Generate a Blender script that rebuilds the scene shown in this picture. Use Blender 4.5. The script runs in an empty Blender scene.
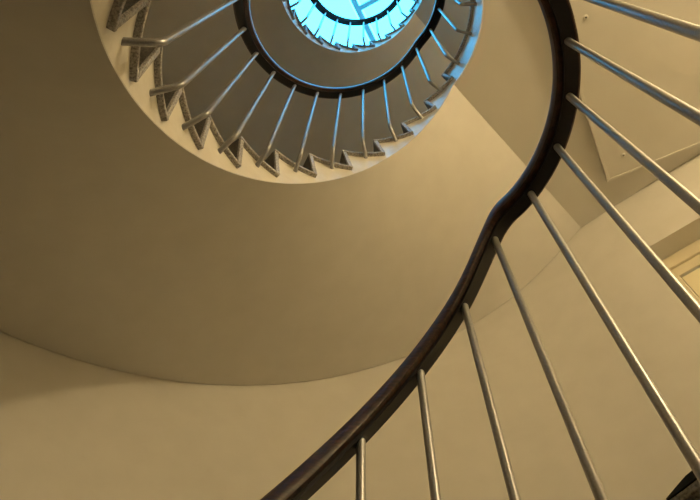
import bpy, bmesh, math, random
from mathutils import Matrix, Vector
C = bpy.context.scene
PI = math.pi
# ------------------------------------------------------------------ camera
cd = bpy.data.cameras.new('camera')
cd.sensor_width = 36.0
cd.lens = 36.0 * 643.28 / 700.0
cd.clip_start = 0.02
cam = bpy.data.objects.new('camera', cd)
C.collection.objects.link(cam)
R3 = Matrix(((0.99981, -0.0088985, 0.0174345), (0.0, -0.8906923, -0.4546066), (0.0195741, 0.4545195, -0.8905217)))
cam.matrix_world = Matrix.Translation((-0.0193, -0.3895, 2.10)) @ R3.to_4x4()
C.camera = cam
# ------------------------------------------------------------------ world: pale daylight over the skylight
w = bpy.data.worlds.new('sky'); C.world = w; w.use_nodes = True
bg = w.node_tree.nodes['Background']
bg.inputs['Color'].default_value = (0.045, 0.43, 0.80, 1)
bg.inputs['Strength'].default_value = 11.5
# ------------------------------------------------------------------ exposure
vs = C.view_settings
vs.view_transform = 'Standard'; vs.look = 'None'; vs.gamma = 1.0; vs.use_curve_mapping = False
vs.exposure = 0.12
LAMP = {0: 25.0, 1: 420.0, 2: 125.0, 3: 28.0}      # strength of the globe lamp of each storey
LAMPCOL = (1.0, 0.765, 0.415)

# ------------------------------------------------------------------ dimensions
STOREY = 2.8
RR = 0.4725          # handrail radius
RS = 0.542           # well-side face of the strings
RN = 0.525           # stone nosing edge
RW = 1.62            # curved wall
A_LAND = 318.42      # where the rail and soffit turn level
A_UP = 455.39        # where they start to rise again
RATE = STOREY / (360 - (A_UP - A_LAND))
PITCH = 15.25
RISE = STOREY / 15
A_TOP = 319.2        # nosing of a landing
A_BOT = A_TOP - 14 * PITCH + 360      # nosing of the first step (465.76)

def rd(a): return math.radians(a)
def pt(a, r, z): return (r * math.cos(rd(-a)), r * math.sin(rd(-a)), z)
def ramp(a):
    """height gained: 0 on the landing, falling below it before A_LAND"""
    k = math.floor((a - A_LAND) / 360); r = a - A_LAND - 360 * k
    lo = lambda r: max(0.0, r - (A_UP - A_LAND)) * RATE
    return k * STOREY + lo(r)
def ramp_s(a, s=3.0):
    v = sum(ramp(a + d) for d in (-s, -s * .5, 0, s * .5, s)) / 5
    m = (a - 311) % 360
    m = min(m, 360 - m)
    return v + 0.024 * math.exp(-(m / 10.0) ** 2)
# level n: landing n top = 2.8 n ; rail centre = 2.8 n + .873 ; soffit = 2.8 n - .274
# a is always given in [A_UP-360, A_LAND] for the flight below landing n, [A_LAND, A_UP] for landing n

# ------------------------------------------------------------------ materials
def mat(name, col, rough=0.6, metal=0.0, spec=0.5, coat=0.0):
    m = bpy.data.materials.new(name); m.use_nodes = True
    b = m.node_tree.nodes['Principled BSDF']
    b.inputs['Base Color'].default_value = (*col, 1)
    b.inputs['Roughness'].default_value = rough
    b.inputs['Metallic'].default_value = metal
    b.inputs['Specular IOR Level'].default_value = spec
    b.inputs['Coat Weight'].default_value = coat
    b.inputs['Coat Roughness'].default_value = 0.15
    return m
def noise(m, scale, detail, c0, c1, p0=0.3, p1=0.7, bump=0.0, dist=0.002, stretch=None):
    nt = m.node_tree; N = nt.nodes; L = nt.links; b = N['Principled BSDF']
    tc = N.new('ShaderNodeTexCoord'); mp = N.new('ShaderNodeMapping'); n = N.new('ShaderNodeTexNoise'); r = N.new('ShaderNodeValToRGB')
    L.new(tc.outputs['Object'], mp.inputs['Vector']); L.new(mp.outputs['Vector'], n.inputs['Vector'])
    if stretch: mp.inputs['Scale'].default_value = stretch
    n.inputs['Scale'].default_value = scale; n.inputs['Detail'].default_value = detail
    r.color_ramp.elements[0].position = p0; r.color_ramp.elements[0].color = (*c0, 1)
    r.color_ramp.elements[1].position = p1; r.color_ramp.elements[1].color = (*c1, 1)
    L.new(n.outputs['Fac'], r.inputs['Fac']); L.new(r.outputs['Color'], b.inputs['Base Color'])
    if bump:
        bp = N.new('ShaderNodeBump'); bp.inputs['Strength'].default_value = bump; bp.inputs['Distance'].default_value = dist
        L.new(n.outputs['Fac'], bp.inputs['Height']); L.new(bp.outputs['Normal'], b.inputs['Normal'])
    return m
PLASTER = noise(mat('painted_plaster', (.74, .66, .50), .55), 9, 6, (.67, .64, .575), (.71, .68, .615), bump=.12, dist=.004)
CEIL = noise(mat('ceiling_paint', (.72, .65, .50), .7), 5, 5, (.66, .63, .56), (.70, .67, .60), bump=.1, dist=.004)
STRING = noise(mat('string_paint', (.86, .80, .66), .4), 14, 6, (.82, .77, .66), (.88, .84, .74), .35, .65, bump=.35, dist=.006)
GRANITE = noise(mat('grey_granite', (.2, .19, .18), .5), 190, 4, (.22, .21, .20), (.58, .55, .51), .36, .62, bump=.3, dist=.002)
RISER_DARK = noise(mat('riser_face_dark', (.05, .045, .04), .5), 160, 4, (.018, .016, .014), (.10, .09, .08), .35, .7, bump=.3, dist=.002)  # speckled like the granite but much darker, for the riser fronts only
WOOD = noise(mat('dark_varnished_wood', (.05, .02, .01),   .42, spec=.35, coat=.1), 40, 8, (.018, .007, .004), (.075, .026, .011), .35, .7, bump=.15, dist=.001, stretch=(1, 1, 4))
IRON = mat('black_iron', (.010, .008, .009), .5, 0, spec=.25)
STEEL = noise(mat('grey_painted_steel', (.5, .47, .43), .36, .65), 300, 3, (.36, .36, .37), (.44, .44, .45), .3, .7, bump=.1, dist=.0005)
TRIM = mat('cream_gloss_paint', (.72, .64, .46), .3)
DOORP = mat('door_paint', (.80, .72, .50), .4)
WHITEM = mat('white_metal', (.62, .66, .70), .45)
BRASS = mat('brass', (.75, .55, .25), .25, 1.0)
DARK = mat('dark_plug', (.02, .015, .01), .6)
STONEF = noise(mat('terrazzo', (.4, .38, .34), .4), 60, 5, (.14, .13, .115), (.24, .22, .20), .35, .65)
def glass():
    m = bpy.data.materials.new('skylight_glass'); m.use_nodes = True
    nt = m.node_tree; N = nt.nodes; N.clear(); L = nt.links
    o = N.new('ShaderNodeOutputMaterial'); mx = N.new('ShaderNodeMixShader'); t = N.new('ShaderNodeBsdfTransparent'); g = N.new('ShaderNodeBsdfGlossy')
    t.inputs['Color'].default_value = (.90, .97, 1, 1); g.inputs['Roughness'].default_value = .05; mx.inputs['Fac'].default_value = .06
    L.new(t.outputs[0], mx.inputs[1]); L.new(g.outputs[0], mx.inputs[2]); L.new(mx.outputs[0], o.inputs['Surface'])
    return m
GLASS = glass()
def emit(name, col, s):
    m = bpy.data.materials.new(name); m.use_nodes = True
    b = m.node_tree.nodes['Principled BSDF']
    b.inputs['Base Color'].default_value = (.9, .85, .75, 1)
    b.inputs['Emission Color'].default_value = (*col, 1); b.inputs['Emission Strength'].default_value = s
    return m

# ------------------------------------------------------------------ object helpers
def obj(name, bm, m, parent=None, smooth=False, bevel=0.0, label=None):
    bmesh.ops.recalc_face_normals(bm, faces=bm.faces)
    me = bpy.data.meshes.new(name); bm.to_mesh(me); bm.free()
    me.materials.append(m)
    if smooth:
        for p in me.polygons: p.use_smooth = True
    o = bpy.data.objects.new(name, me); C.collection.objects.link(o)
    if parent: o.parent = parent
    if smooth:
        try: me.set_sharp_from_angle(angle=rd(35))
        except Exception: pass
    if bevel:
        b = o.modifiers.new('bevel', 'BEVEL'); b.width = bevel; b.segments = 2; b.limit_method = 'ANGLE'; b.angle_limit = rd(40)
    if label: o['label'] = label
    return o
def thing(name, label, cat, loc=(0, 0, 0), group=None, kind=None):
    o = bpy.data.objects.new(name, None); C.collection.objects.link(o); o.location = loc; o.empty_display_size = .1
    if kind: o['kind'] = kind
    if label: o['label'] = label
    if cat: o['category'] = cat
    if group: o['group'] = group
    return o
def grid_solid(cols):
    """cols: list of cross sections; each a closed loop of 3D points of equal count; capped at both ends"""
    bm = bmesh.new(); rows = [[bm.verts.new(p) for p in c] for c in cols]
    n = len(rows[0])
    for i in range(len(rows) - 1):
        for j in range(n):
            bm.faces.new((rows[i][j], rows[i][(j + 1) % n], rows[i + 1][(j + 1) % n], rows[i + 1][j]))
    bm.faces.new(rows[0][::-1]); bm.faces.new(rows[-1])
    return bm
def box(bm, c, s, M=None):
    r = bmesh.ops.create_cube(bm, size=1.0)
    for v in r['verts']:
        p = Vector((v.co.x * s[0] + c[0], v.co.y * s[1] + c[1], v.co.z * s[2] + c[2]))
        v.co = (M @ p) if M else p
    return r['verts']
def tube(bm, path, r, seg=12, radii=None):
    path = [Vector(p) for p in path]; rings = []
    up = None
    for i, p in enumerate(path):
        d = (path[min(i + 1, len(path) - 1)] - path[max(i - 1, 0)]).normalized()
        if up is None:
            up = d.orthogonal().normalized()
        up = (up - d * up.dot(d)).normalized(); q = d.cross(up)
        rr = radii[i] if radii else r
        rings.append([bm.verts.new(p + (up * math.cos(2 * PI * k / seg) + q * math.sin(2 * PI * k / seg)) * rr) for k in range(seg)])
    for i in range(len(rings) - 1):
        for k in range(seg):
            bm.faces.new((rings[i][k], rings[i][(k + 1) % seg], rings[i + 1][(k + 1) % seg], rings[i + 1][k]))
    bm.faces.new(rings[0][::-1]); bm.faces.new(rings[-1])
def lin(a, b, n): return [a + (b - a) * i / n for i in range(n + 1)]

# ------------------------------------------------------------------ plan of the stair hall
W0 = Vector((RW * math.cos(rd(43.06)), RW * math.sin(rd(43.06))))
WD = Vector((math.cos(rd(-38)), math.sin(rd(-38))))
WN = Vector((-WD.y, WD.x))                    # outwards (away from the well)
W1 = W0 + WD * 1.5
W2 = Vector((W1.x, -1.60))
W3 = Vector((-0.2534, -1.60))
TH_A = 58.0          # the round wall eases into the straight one from here
WJ = .165
def bez(u):
    p0 = Vector((RW * math.cos(rd(TH_A)), RW * math.sin(rd(TH_A)))); p3 = W0 + WD * WJ
    p1 = p0 + Vector((math.sin(rd(TH_A)), -math.cos(rd(TH_A)))) * .19; p2 = p3 - WD * .19
    return p0 * (1 - u) ** 3 + p1 * 3 * u * (1 - u) ** 2 + p2 * 3 * u * u * (1 - u) + p3 * u ** 3
BEZ = [bez(i / 16) for i in range(17)]
TH_B = math.degrees(math.atan2(W3.y, W3.x))                 # -99
hall = BEZ + [W1, W2, W3]
def r_out(th):
    """distance from the well's centre to the walls in direction th (degrees)"""
    t = (th + 180) % 360 - 180
    if t > TH_A - 1e-6 or t < TH_B + 1e-6: return RW
    d = Vector((math.cos(rd(t)), math.sin(rd(t))))
    for p, q in zip(hall, hall[1:]):
        e = q - p; den = d.x * e.y - d.y * e.x
        if abs(den) < 1e-9: continue
        s = (p.x * e.y - p.y * e.x) / den; u = (p.x * d.y - p.y * d.x) / den
        if s > 0 and -1e-6 <= u <= 1 + 1e-6: return s
    return RW
ang_c = sorted([-math.degrees(math.atan2(p.y, p.x)) for p in (BEZ[-1], W1, W2, W3)])   # a of the corners (-43.06 ... 99)
ang_c = [a + 360 for a in ang_c]                                      # 316.9 ... 459

Z_TOP = 11.0
EPS = 0.003
# ------------------------------------------------------------------ setting: curved wall, hall walls, floor, roof, skylight
def wall_strip(pts, z0, z1, th=0.12):
    """pts = inner face polyline; the wall's thickness lies outside"""
    cols = []
    for i, p in enumerate(pts):
        a = pts[max(i - 1, 0)]; b = pts[min(i + 1, len(pts) - 1)]
        d = (b - a).normalized(); n = Vector((d.y, -d.x)) * th
        if n.dot(p) < 0: n = -n
        cols.append([(p.x, p.y, z0), (p.x + n.x, p.y + n.y, z0), (p.x + n.x, p.y + n.y, z1), (p.x, p.y, z1)])
    return grid_solid(cols)
arc = BEZ[::-1] + [Vector((RW * math.cos(rd(t)), RW * math.sin(rd(t)))) for t in lin(TH_A, 261.0, 120)][1:]
o = obj('wall_round', wall_strip(arc, 0, Z_TOP), PLASTER, smooth=True); o['kind'] = 'structure'
# right wall with the doorway of the first floor
DX0, DX1, DZ0, DZ1 = 0.192, 1.08, 2.8, 2.8 + 2.045
def on_wall(t, depth, z): p = W0 + WD * t + WN * depth; return (p.x, p.y, z)
def wbox(bm, t0, t1, d0, d1, z0, z1):
    vs_ = [bm.verts.new(on_wall(t, d, z)) for z in (z0, z1) for t, d in ((t0, d0), (t1, d0), (t1, d1), (t0, d1))]
    for f in ((0, 1, 2, 3), (4, 5, 6, 7), (0, 1, 5, 4), (1, 2, 6, 5), (2, 3, 7, 6), (3, 0, 4, 7)): bm.faces.new([vs_[i] for i in f])
bm = bmesh.new()
TH = .30
tl = (W1 - W0).length
wbox(bm, WJ + .001, DX0, 0, TH, 0, Z_TOP); wbox(bm, DX1, tl, 0, TH, 0, Z_TOP)
wbox(bm, DX0, DX1, 0, TH, 0, DZ0); wbox(bm, DX0, DX1, 0, TH, DZ1, Z_TOP)
o = obj('wall_right', bm, PLASTER); o['kind'] = 'structure'
for nm, p, q in (('wall_far', W1, W2), ('wall_back', W2, W3)):
    o = obj(nm, wall_strip([p, q], 0, Z_TOP), PLASTER); o['kind'] = 'structure'

bm = bmesh.new(); box(bm, (.45, 0, -.06), (5.2, 4.4, .12))
o = obj('floor', bm, STONEF); o['kind'] = 'structure'
# roof slab of the hall: solid round the skylight
bm = bmesh.new(); SK = 1.50
for t0, t1 in zip(lin(0, 360, 72)[:-1], lin(0, 360, 72)[1:]):
    def q(t, r, z): return bm.verts.new((r * math.cos(rd(t)), r * math.sin(rd(t)), z))
    def ro(t): return r_out(t) + .10
    b = [q(t0, SK, Z_TOP), q(t0, ro(t0), Z_TOP), q(t1, ro(t1), Z_TOP), q(t1, SK, Z_TOP)]
    u = [q(t0, SK, Z_TOP + .25), q(t0, ro(t0), Z_TOP + .25), q(t1, ro(t1), Z_TOP + .25), q(t1, SK, Z_TOP + .25)]
    bm.faces.new(b); bm.faces.new(u); bm.faces.new((b[0], b[3], u[3], u[0])); bm.faces.new((b[1], b[2], u[2], u[1]))
bmesh.ops.remove_doubles(bm, verts=bm.verts, dist=.0005)
o = obj('ceiling', bm, CEIL); o['kind'] = 'structure'
# skylight: round kerb, glazing bars and panes
sky = thing('window_1', None, None, (0, 0, Z_TOP + .10), kind='structure')
bm = bmesh.new()
for i in range(72):
    t0, t1 = rd(i * 5), rd(i * 5 + 5)
    v = [bm.verts.new((r * math.cos(t), r * math.sin(t), z)) for t in (t0, t1) for r, z in ((SK - .06, -.03), (SK - .003, -.03), (SK - .003, .08), (SK - .06, .08))]
    for k in range(4): bm.faces.new((v[k], v[(k + 1) % 4], v[4 + (k + 1) % 4], v[4 + k]))
bmesh.ops.remove_doubles(bm, verts=bm.verts, dist=.0005)
obj('window_frame', bm, WHITEM, sky, smooth=True)
SU = Vector((math.cos(rd(62.5)), math.sin(rd(62.5)))); SV = Vector((SU.y, -SU.x))
B0 = Vector((-0.09, 0.64))
def bar(p, q, wdt=.06, nm='glazing_bar'):
    bm = bmesh.new(); d = (q - p).normalized(); n = Vector((-d.y, d.x)) * wdt / 2
    cs = []
    for e in (p, q): cs.append([(e.x - n.x, e.y - n.y, -.03), (e.x + n.x, e.y + n.y, -.03), (e.x + n.x, e.y + n.y, .05), (e.x - n.x, e.y - n.y, .05)])
    obj(nm, grid_solid(cs), WHITEM, sky, bevel=.004)
def chord(p, d, s):
    b_ = p.dot(d); c_ = p.dot(p) - (SK - .05) ** 2
    return p + d * (-b_ + s * math.sqrt(b_ * b_ - c_))
bar(chord(B0, SU, -1), chord(B0, SU, 1), .07)
bar(B0 + SV * .03, chord(B0, SV, 1), .06)
bar(B0 - SU * .75 - SV * .03, chord(B0 - SU * .75, SV, -1), .06)
bar(B0 - SU * .75 + SV * .03, chord(B0 - SU * .75, SV, 1), .06)
bar(B0 - SU * 1.5 + SV * .03, chord(B0 - SU * 1.5, SV, 1), .06)
def pane(poly):
    bm = bmesh.new(); a_ = [bm.verts.new((p.x, p.y, .012)) for p in poly]; b_ = [bm.verts.new((p.x, p.y, .02)) for p in poly]
    bm.faces.new(a_); bm.faces.new(b_[::-1])
    for i in range(len(poly)): j = (i + 1) % len(poly); bm.faces.new((a_[i], a_[j], b_[j], b_[i]))
    obj('pane', bm, GLASS, sky)
for s in (-1, 1):       # the two halves either side of the long bar
    side = SV * s
    pts = []
    for i in range(144):
        t = rd(i * 2.5); p = Vector((math.cos(t), math.sin(t))) * (SK - .055)
        if (p - B0).dot(side) > .03: pts.append((math.atan2((p - B0).dot(side), (p - B0).dot(SU)), p))
    pts.sort(key=lambda x: x[0])
    pane([p for _, p in pts])

# doorway: recess with frame and painted door
door = thing('door_1', None, None, on_wall(DX0, .11, DZ0), kind='structure')
def wobj(name, boxes, m, parent, bevel=.004, label=None):
    bm = bmesh.new()
    for b_ in boxes: wbox(bm, *b_)
    o = obj(name, bm, m, None, bevel=bevel, label=label)
    o.parent = parent; o.matrix_parent_inverse = Matrix.Translation(parent.location).inverted()
    return o
g = .0015
wobj('door_frame', [(DX0 + g, DX1 - g, .10, .20, DZ1 - .085, DZ1 - g), (DX0 + g, DX0 + .028, .10, .20, DZ0, DZ1 - .085), (DX1 - .085, DX1 - g, .10, .20, DZ0, DZ1 - .085)], TRIM, door)
wobj('door_stop', [(DX0 + .028, DX1 - .085, .112, .20, DZ1 - .150, DZ1 - .085), (DX0 + .028, DX0 + .040, .112, .20, DZ0, DZ1 - .150), (DX1 - .15, DX1 - .085, .112, .20, DZ0, DZ1 - .150)], TRIM, door)
leaf = wobj('door_leaf', [(DX0 + .043, DX1 - .153, .122, .165, DZ0 + .005, DZ1 - .156)], DOORP, door)
bm = bmesh.new()
hx = DX1 - .21
tube(bm, [on_wall(hx, .122, DZ0 + 1.02), on_wall(hx, .08, DZ0 + 1.02), on_wall(hx - .02, .075, DZ0 + 1.02), on_wall(hx - .12, .075, DZ0 + 1.02)], .009)
h_ = obj('door_handle', bm, BRASS, None, smooth=True); h_.parent = leaf

# ------------------------------------------------------------------ stairs
STOREYS = {
 1: dict(flight='lowest flight, only its top granite step showing at the lower right corner',
         landing='nearest landing, its granite edge just entering behind a baluster at lower right',
         rail='nearest dark wooden handrail with grey steel balusters, sweeping down the right side of the picture'),
 2: dict(flight='large curved flight, broad plaster underside and cream zigzag string filling the left',
         landing='landing overhead on the right with tan flat underside, beside the larger cream string',
         rail='middle loop of dark handrail on pale bent balusters, above the cream zigzag string'),
 3: dict(flight='small upper flight curving around the bright skylight, with pale bluish string and grey underside',
         landing='topmost landing seen edge on beside the skylight at the top edge of the picture',
         rail='smallest and highest loop of blue-tinged handrail and thin balusters, against the bright skylight glass')}

def ring_pt(a, r): return Vector((r * math.cos(rd(-a)), r * math.sin(rd(-a))))
CR0 = ring_pt(322.6, RS); CR1 = ring_pt(316.94, r_out(-316.94))           # the straight crease where flight and landing soffits meet
def a_crease(r):
    d = (CR1 - CR0).normalized(); b_ = CR0.dot(d); c_ = CR0.dot(CR0) - r * r
    p = CR0 + d * (-b_ + math.sqrt(max(0, b_ * b_ - c_)))
    return -math.degrees(math.atan2(p.y, p.x)) % 360
A_SOF = a_crease(RS + 1e-6)
def soff(a, n):
    lift = .022 * min(1, max(0, (262 - a) / 90)) if n > 1 else 0
    return STOREY * n - .274 + lift + min(0.0, a - A_SOF) * STOREY / (A_SOF - A_UP + 360)
def ro_flight(a): return r_out(-a) - EPS
A1 = A_SOF
def a_cr(r, n): return a_crease(r) + ((A1 - A_SOF) * max(0, 1 - (r - RS) / .6) if n == 1 else 0)
def nos(k): return A_TOP - k * PITCH          # k = 0 is the landing's nosing
TT = .014
LOW = .001          # paving lies this much under the nominal landing level
OV_R = 4.4                                    # how far the riser foot is set back from the nosing above it, at the well edge
for n in (1, 2, 3):
    zl = STOREY * n - (LOW if n > 1 else .052)
    S = STOREYS[n]; LEVEL = n; A_S = A_SOF if n > 1 else A1; A_LIP = nos(0)
    # ---------------- flight
    fl = thing('stair_flight', S['flight'], 'staircase', pt(210, 1.08, zl - STOREY + (0.0 if n == 1 else 0)), group=None)
    inv = Matrix.Translation(fl.location).inverted()
    def P(o, par=fl, iv=inv): o.parent = par; o.matrix_parent_inverse = iv; return o
    def shift(a, r, off): return a + off * RN / r            # constant distance offsets
    a_start = A_BOT - 360
    # plaster underside
    cols = []
    for i in range(111):
        u = i / 110; asf = A_SOF if n > 1 else A1; aa = A_UP - 360 + (asf - A_UP + 360) * u
        zb = soff(aa, n)
        r1 = ro_flight(aa) if u < .5 else ro_flight(A_UP - 360 + (316.94 - A_UP + 360) * u)
        rs = lin(RS, r1, 8)
        av = [A_UP - 360 + (a_cr(r_, n) - A_UP + 360) * u for r_ in rs]
        sag = .026 * min(1, (1 - u) * 12)
        lf = .022 * min(1, max(0, (262 - aa) / 90)) if n > 1 else 0
        zz = [max(.002, zb - (sag + lf) * (r_ - RS) / (RW - RS)) for r_ in rs]
        cols.append([pt(q_, r_, z_) for q_, r_, z_ in zip(av, rs, zz)] + [pt(q_, r_, z_ + .006) for q_, r_, z_ in reversed(list(zip(av, rs, zz)))])
    P(obj('soffit', grid_solid(cols), PLASTER, smooth=True))
    # string with stepped top
    outline = [(A_UP - 360, zl - STOREY - TT)]
    for k in range(14, -1, -1):
        zt = zl - RISE * k - TT
        outline.append((nos(k) + OV_R + 2.4, zt - RISE)); outline.append((nos(k) + 2.4, zt))
    outline.append((max(A_LAND, A_LIP + 2.6), zl - TT))
    def top(a):
        for (a0, z0), (a1, z1) in zip(outline, outline[1:]):
            pass
        return None
    # sample the stepped outline as a fine polyline: sorted so that a never goes back
    fine = []
    for (a0, z0), (a1, z1) in zip(outline, outline[1:]):
        m_ = max(1, int(abs(a1 - a0) / 2.0))
        for i in range(m_): fine.append((a0 + (a1 - a0) * i / m_, z0 + (z1 - z0) * i / m_))
    fine.append(outline[-1])
    cols = []
    for a, z in fine:
        ab = min(max(a, A_UP - 360), A_SOF if n > 1 else A1)
        zb = soff(ab, n) + .0065
        if n == 1: zb = max(zb, .009)
        z = max(z, zb + .012)
        cols.append([pt(ab, RS, zb), pt(ab, RS + .03, zb), pt(a, RS + .03, z), pt(a, RS, z)])
    P(obj('string', grid_solid(cols), STRING))
    # granite steps: tread slab and raked riser of each
    for k in range(14, 0, -1):
        zt = zl - RISE * k
        if n == 1 and k == 15: continue
        a0, a1 = nos(k), nos(k - 1)
        cols = []
        for i in range(7):
            u = i / 6
            col = []
            rs = lin(RN, min(ro_flight(a0), ro_flight(a1)), 5)
            lo = [pt(a0 + (shift(a1, r, OV_R + 1.2) - a0) * u, r, zt - TT) for r in rs]
            hi = [pt(a0 + (shift(a1, r, OV_R + 1.2) - a0) * u, r, zt) for r in rs]
            cols.append(lo + hi[::-1])
        P(obj('tread', grid_solid(cols), GRANITE, bevel=.003))
    for k in range(14, -1, -1):
        zt = zl - RISE * k - TT - .0005; zb = zt - RISE + TT + .001
        cols = []
        for r in lin(RN + .002, ro_flight(nos(k)), 5):
            a_ = nos(k)
            cols.append([pt(shift(a_, r, OV_R - .7), r, zb), pt(shift(a_, r, OV_R + 1.1), r, zb), pt(shift(a_, r, 2.2), r, zt), pt(shift(a_, r, .3), r, zt)])
        ri = P(obj('riser', grid_solid(cols), GRANITE, bevel=.002))
        cols = []
        for r in lin(RN + .010, ro_flight(nos(k)) - .002, 5):
            a_ = nos(k)
            cols.append([pt(shift(a_, r, OV_R - 1.0), r, zb), pt(shift(a_, r, OV_R - .7), r, zb), pt(shift(a_, r, .3), r, zt), pt(shift(a_, r, 0), r, zt)])
        rf = obj('riser_face', grid_solid(cols), RISER_DARK, label='dark thin plate on the front of the riser'); rf.parent = ri  # thin plate in a darker tone than the riser slab behind it
    # ---------------- landing
    ld = thing('stair_landing', S['landing'], 'landing', (1.0, -.4, zl - .27))
    inv2 = Matrix.Translation(ld.location).inverted()
    cols = []
    sa = sorted(set([round(x, 4) for x in lin(A_S, A_UP, 56)] + [round(x, 4) for x in ang_c if A_S < x < A_UP]))
    for a in sa:
        ro = r_out(-a) - EPS
        zb = STOREY * n - .274; zt = zl - TT
        ac = a
        if a == sa[0]: ac = 316.95; ro = r_out(-ac) - EPS
        cols.append([pt(a, RS + .0065, zb), pt(ac, ro, zb), pt(ac, ro, zt), pt(a, RS + .0065, zt)])
    P(obj('slab', grid_solid(cols), CEIL), ld, inv2)
    cols = [[pt(a, RS, STOREY * n - .274), pt(a, RS + .006, STOREY * n - .274), pt(a, RS + .006, zl - TT), pt(a, RS, zl - TT)] for a in lin(A_S, A_UP, 56)]
    P(obj('string', grid_solid(cols), STRING, smooth=True), ld, inv2)
    cols = []
    a_end = A_BOT + OV_R + 1.2
    sa = sorted(set([round(x, 4) for x in lin(A_LIP, a_end, 60)] + [round(x, 4) for x in ang_c if A_LIP < x < a_end]))
    for a in sa:
        ro = r_out(-a) - EPS
        cols.append([pt(a, RN, zl - TT), pt(a, ro, zl - TT), pt(a, ro, zl), pt(a, RN, zl)])
    P(obj('landing_paving', grid_solid(cols), GRANITE, bevel=.003), ld, inv2)
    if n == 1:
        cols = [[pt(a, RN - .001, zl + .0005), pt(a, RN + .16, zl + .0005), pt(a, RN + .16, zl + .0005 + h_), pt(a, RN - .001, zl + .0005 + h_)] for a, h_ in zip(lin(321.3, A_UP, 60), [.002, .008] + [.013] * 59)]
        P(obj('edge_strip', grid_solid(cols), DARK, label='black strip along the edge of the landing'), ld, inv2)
    # ---------------- railing
    rl = thing('stair_railing', S['rail'], 'railing', pt(210, RR, zl - 1.5))
    inv3 = Matrix.Translation(rl.location).inverted()
    a0 = A_UP - 360; a1 = A_UP if n < 3 else A_UP + 2
    def zr(a): return STOREY * n + .873 + ramp_s(a)
    hw = .027
    sec = [(-.024, -.023), (-.028, -.020), (-.030, -.010), (-.0295, .008), (-.026, .026), (-.018, .038), (-.008, .043), (.008, .043), (.018, .038), (.026, .026), (.0295, .008), (.030, -.010), (.028, -.020), (.024, -.023)]
    AA = lin(a0, a1, 240)
    P(obj('handrail', grid_solid([[pt(a, RR + x, zr(a) + z) for x, z in sec] for a in AA]), WOOD, smooth=True), rl, inv3)
    core = [(-.014, -.036), (-.014, -.0225), (.018, -.0225), (.018, -.036)]
    P(obj('rail_core', grid_solid([[pt(a, RR + x, zr(a) + z) for x, z in core] for a in AA]), IRON, smooth=True, label='flat black iron core bar under the wooden handrail'), rl, inv3)
    bal = [313.6 - 15.2 * k - (1.6 if k > 9 else 0) for k in range(15)] + [330.9, 347.2, 362.4, 378.0, 394.6, 411.1, 427.7, 444.2]
    for a in bal:
        if a < a0: a += 360
        zt = zr(a) - .034
        if a <= A_LAND: zb = zr(a) - .99; ao = a + 1.8
        else: zb = STOREY * n + .873 - .93; ao = a + .3
        if 313 < a < 335: zb -= .02
        if n == 1 and 325 < a < 335: zb -= .085
        if a > 455: zb = STOREY * n + .873 - .93
        if n == 1 and zb < .1: zb = .1
        o0 = Vector(pt(ao, RS + .004, zb - .03)); o1 = Vector(pt(a, RR, zb))
        d = (o1 - o0).normalized(); ln = (o1 - o0).length
        bend = .022
        path = [o0, o0 + d * (ln - bend)]
        for i in range(1, 6):
            t = i / 5 * PI / 2
            path.append(o0 + d * (ln - bend + bend * math.sin(t)) * 1.0 + Vector((0, 0, bend * (1 - math.cos(t)))))
        path.append(Vector((o1.x, o1.y, zb + .3))); path.append(Vector((o1.x, o1.y, zt)))
        bm = bmesh.new(); tube(bm, path, .0087, 14)
        P(obj('baluster', bm, STEEL, smooth=True), rl, inv3)

# ------------------------------------------------------------------ lowered ceiling panel under the second landing
zc = STOREY * 2 - .274
pn = thing('ceiling_panel', 'shallow cream board with moulded edge fixed under the landing ceiling at upper right', 'panel', (1.5, .1, zc))
ivp = Matrix.Translation(pn.location).inverted()
K1 = Vector((1.273, .829)); e1 = Vector((.4335, .9012)); e2 = Vector((.9012, -.4335))
inner = [K1, K1 - e1 * 1.45, K1 - e1 * 1.45 + e2 * .62, K1 + e2 * .62]
drops = [.024, .050, .050, .024]          # the board hangs lower at its far end
bm = bmesh.new()
v0 = [bm.verts.new((p.x, p.y, zc - d_)) for p, d_ in zip(inner, drops)]; v1 = [bm.verts.new((p.x, p.y, zc - .0005)) for p in inner]
bm.faces.new(v0); bm.faces.new(v1[::-1])
for i in range(4): j = (i + 1) % 4; bm.faces.new((v0[i], v0[j], v1[j], v1[i]))
o = obj('board', bm, CEIL); o.parent = pn; o.matrix_parent_inverse = ivp
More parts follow.
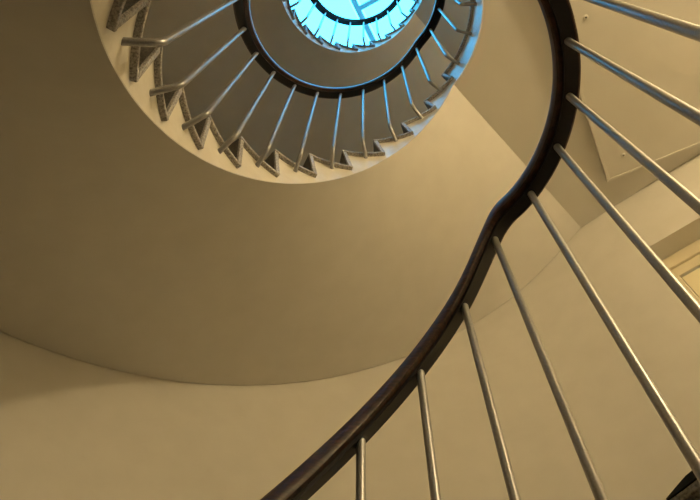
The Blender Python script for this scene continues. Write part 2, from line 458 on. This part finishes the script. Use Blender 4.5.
def strip(p, q, wd, za, zb_, h):
    d = (q - p).normalized(); n_ = Vector((-d.y, d.x)) * wd
    cs = [[(e.x, e.y, z0 - h), (e.x + n_.x, e.y + n_.y, z0 - h), (e.x + n_.x, e.y + n_.y, z0), (e.x, e.y, z0)] for e, z0 in ((p, za), (q, zb_))]
    return grid_solid(cs)
for i, j in ((1, 0), (0, 3)):
    o = obj('edge_moulding', strip(inner[i], inner[j], -.014, zc - drops[i], zc - drops[j], .004), CEIL, bevel=.0015); o.parent = pn; o.matrix_parent_inverse = ivp
for x, y in ((1.018, .008), (1.325, .682)):
    dz = .024 + .026 * ((K1 - Vector((x, y))).dot(e1) / 1.45) + .0015
    bm = bmesh.new(); bmesh.ops.create_cone(bm, cap_ends=True, segments=20, radius1=.010, radius2=.012, depth=.003, matrix=Matrix.Translation((x, y, zc - dz)))
    s_ = obj('screw_cap', bm, CEIL, smooth=True); s_.parent = pn; s_.matrix_parent_inverse = ivp
    bm = bmesh.new(); bmesh.ops.create_cone(bm, cap_ends=True, segments=12, radius1=.004, radius2=.004, depth=.002, matrix=Matrix.Translation((x, y, zc - dz - .0025)))
    s2_ = obj('screw', bm, DARK, smooth=True, label='dark screw hole'); s2_.parent = s_

# ------------------------------------------------------------------ lamps of the landings (beyond the frame, on the far wall)
LAMPL = ['globe wall lamp in the ground floor hall, beyond the frame', 'globe wall lamp of the first landing, beyond the frame to the upper right', 'globe wall lamp of the second landing, hidden by the landing slab overhead', 'globe wall lamp of the topmost landing, just below the skylight']
for n in range(0, 4):
    x, y, z = 1.72, -1.44, STOREY * n + 2.12
    lp = thing('wall_lamp', LAMPL[n], 'lamp', (x, y, z), group='globe lamps on the landings')
    bm = bmesh.new(); bmesh.ops.create_uvsphere(bm, u_segments=24, v_segments=14, radius=.065)
    obj('lamp_shade', bm, emit('lamp_glow', LAMPCOL, LAMP[n]), lp, smooth=True)
    bm = bmesh.new(); bmesh.ops.create_cone(bm, cap_ends=True, segments=20, radius1=.05, radius2=.05, depth=.02, matrix=Matrix.Translation((0, -.149, -.02)) @ Matrix.Rotation(PI / 2, 4, "X"))
    tube(bm, [(0, -.14, -.02), (0, -.10, -.02), (0, -.07, -.01)], .01)
    obj('lamp_bracket', bm, BRASS, lp, smooth=True)
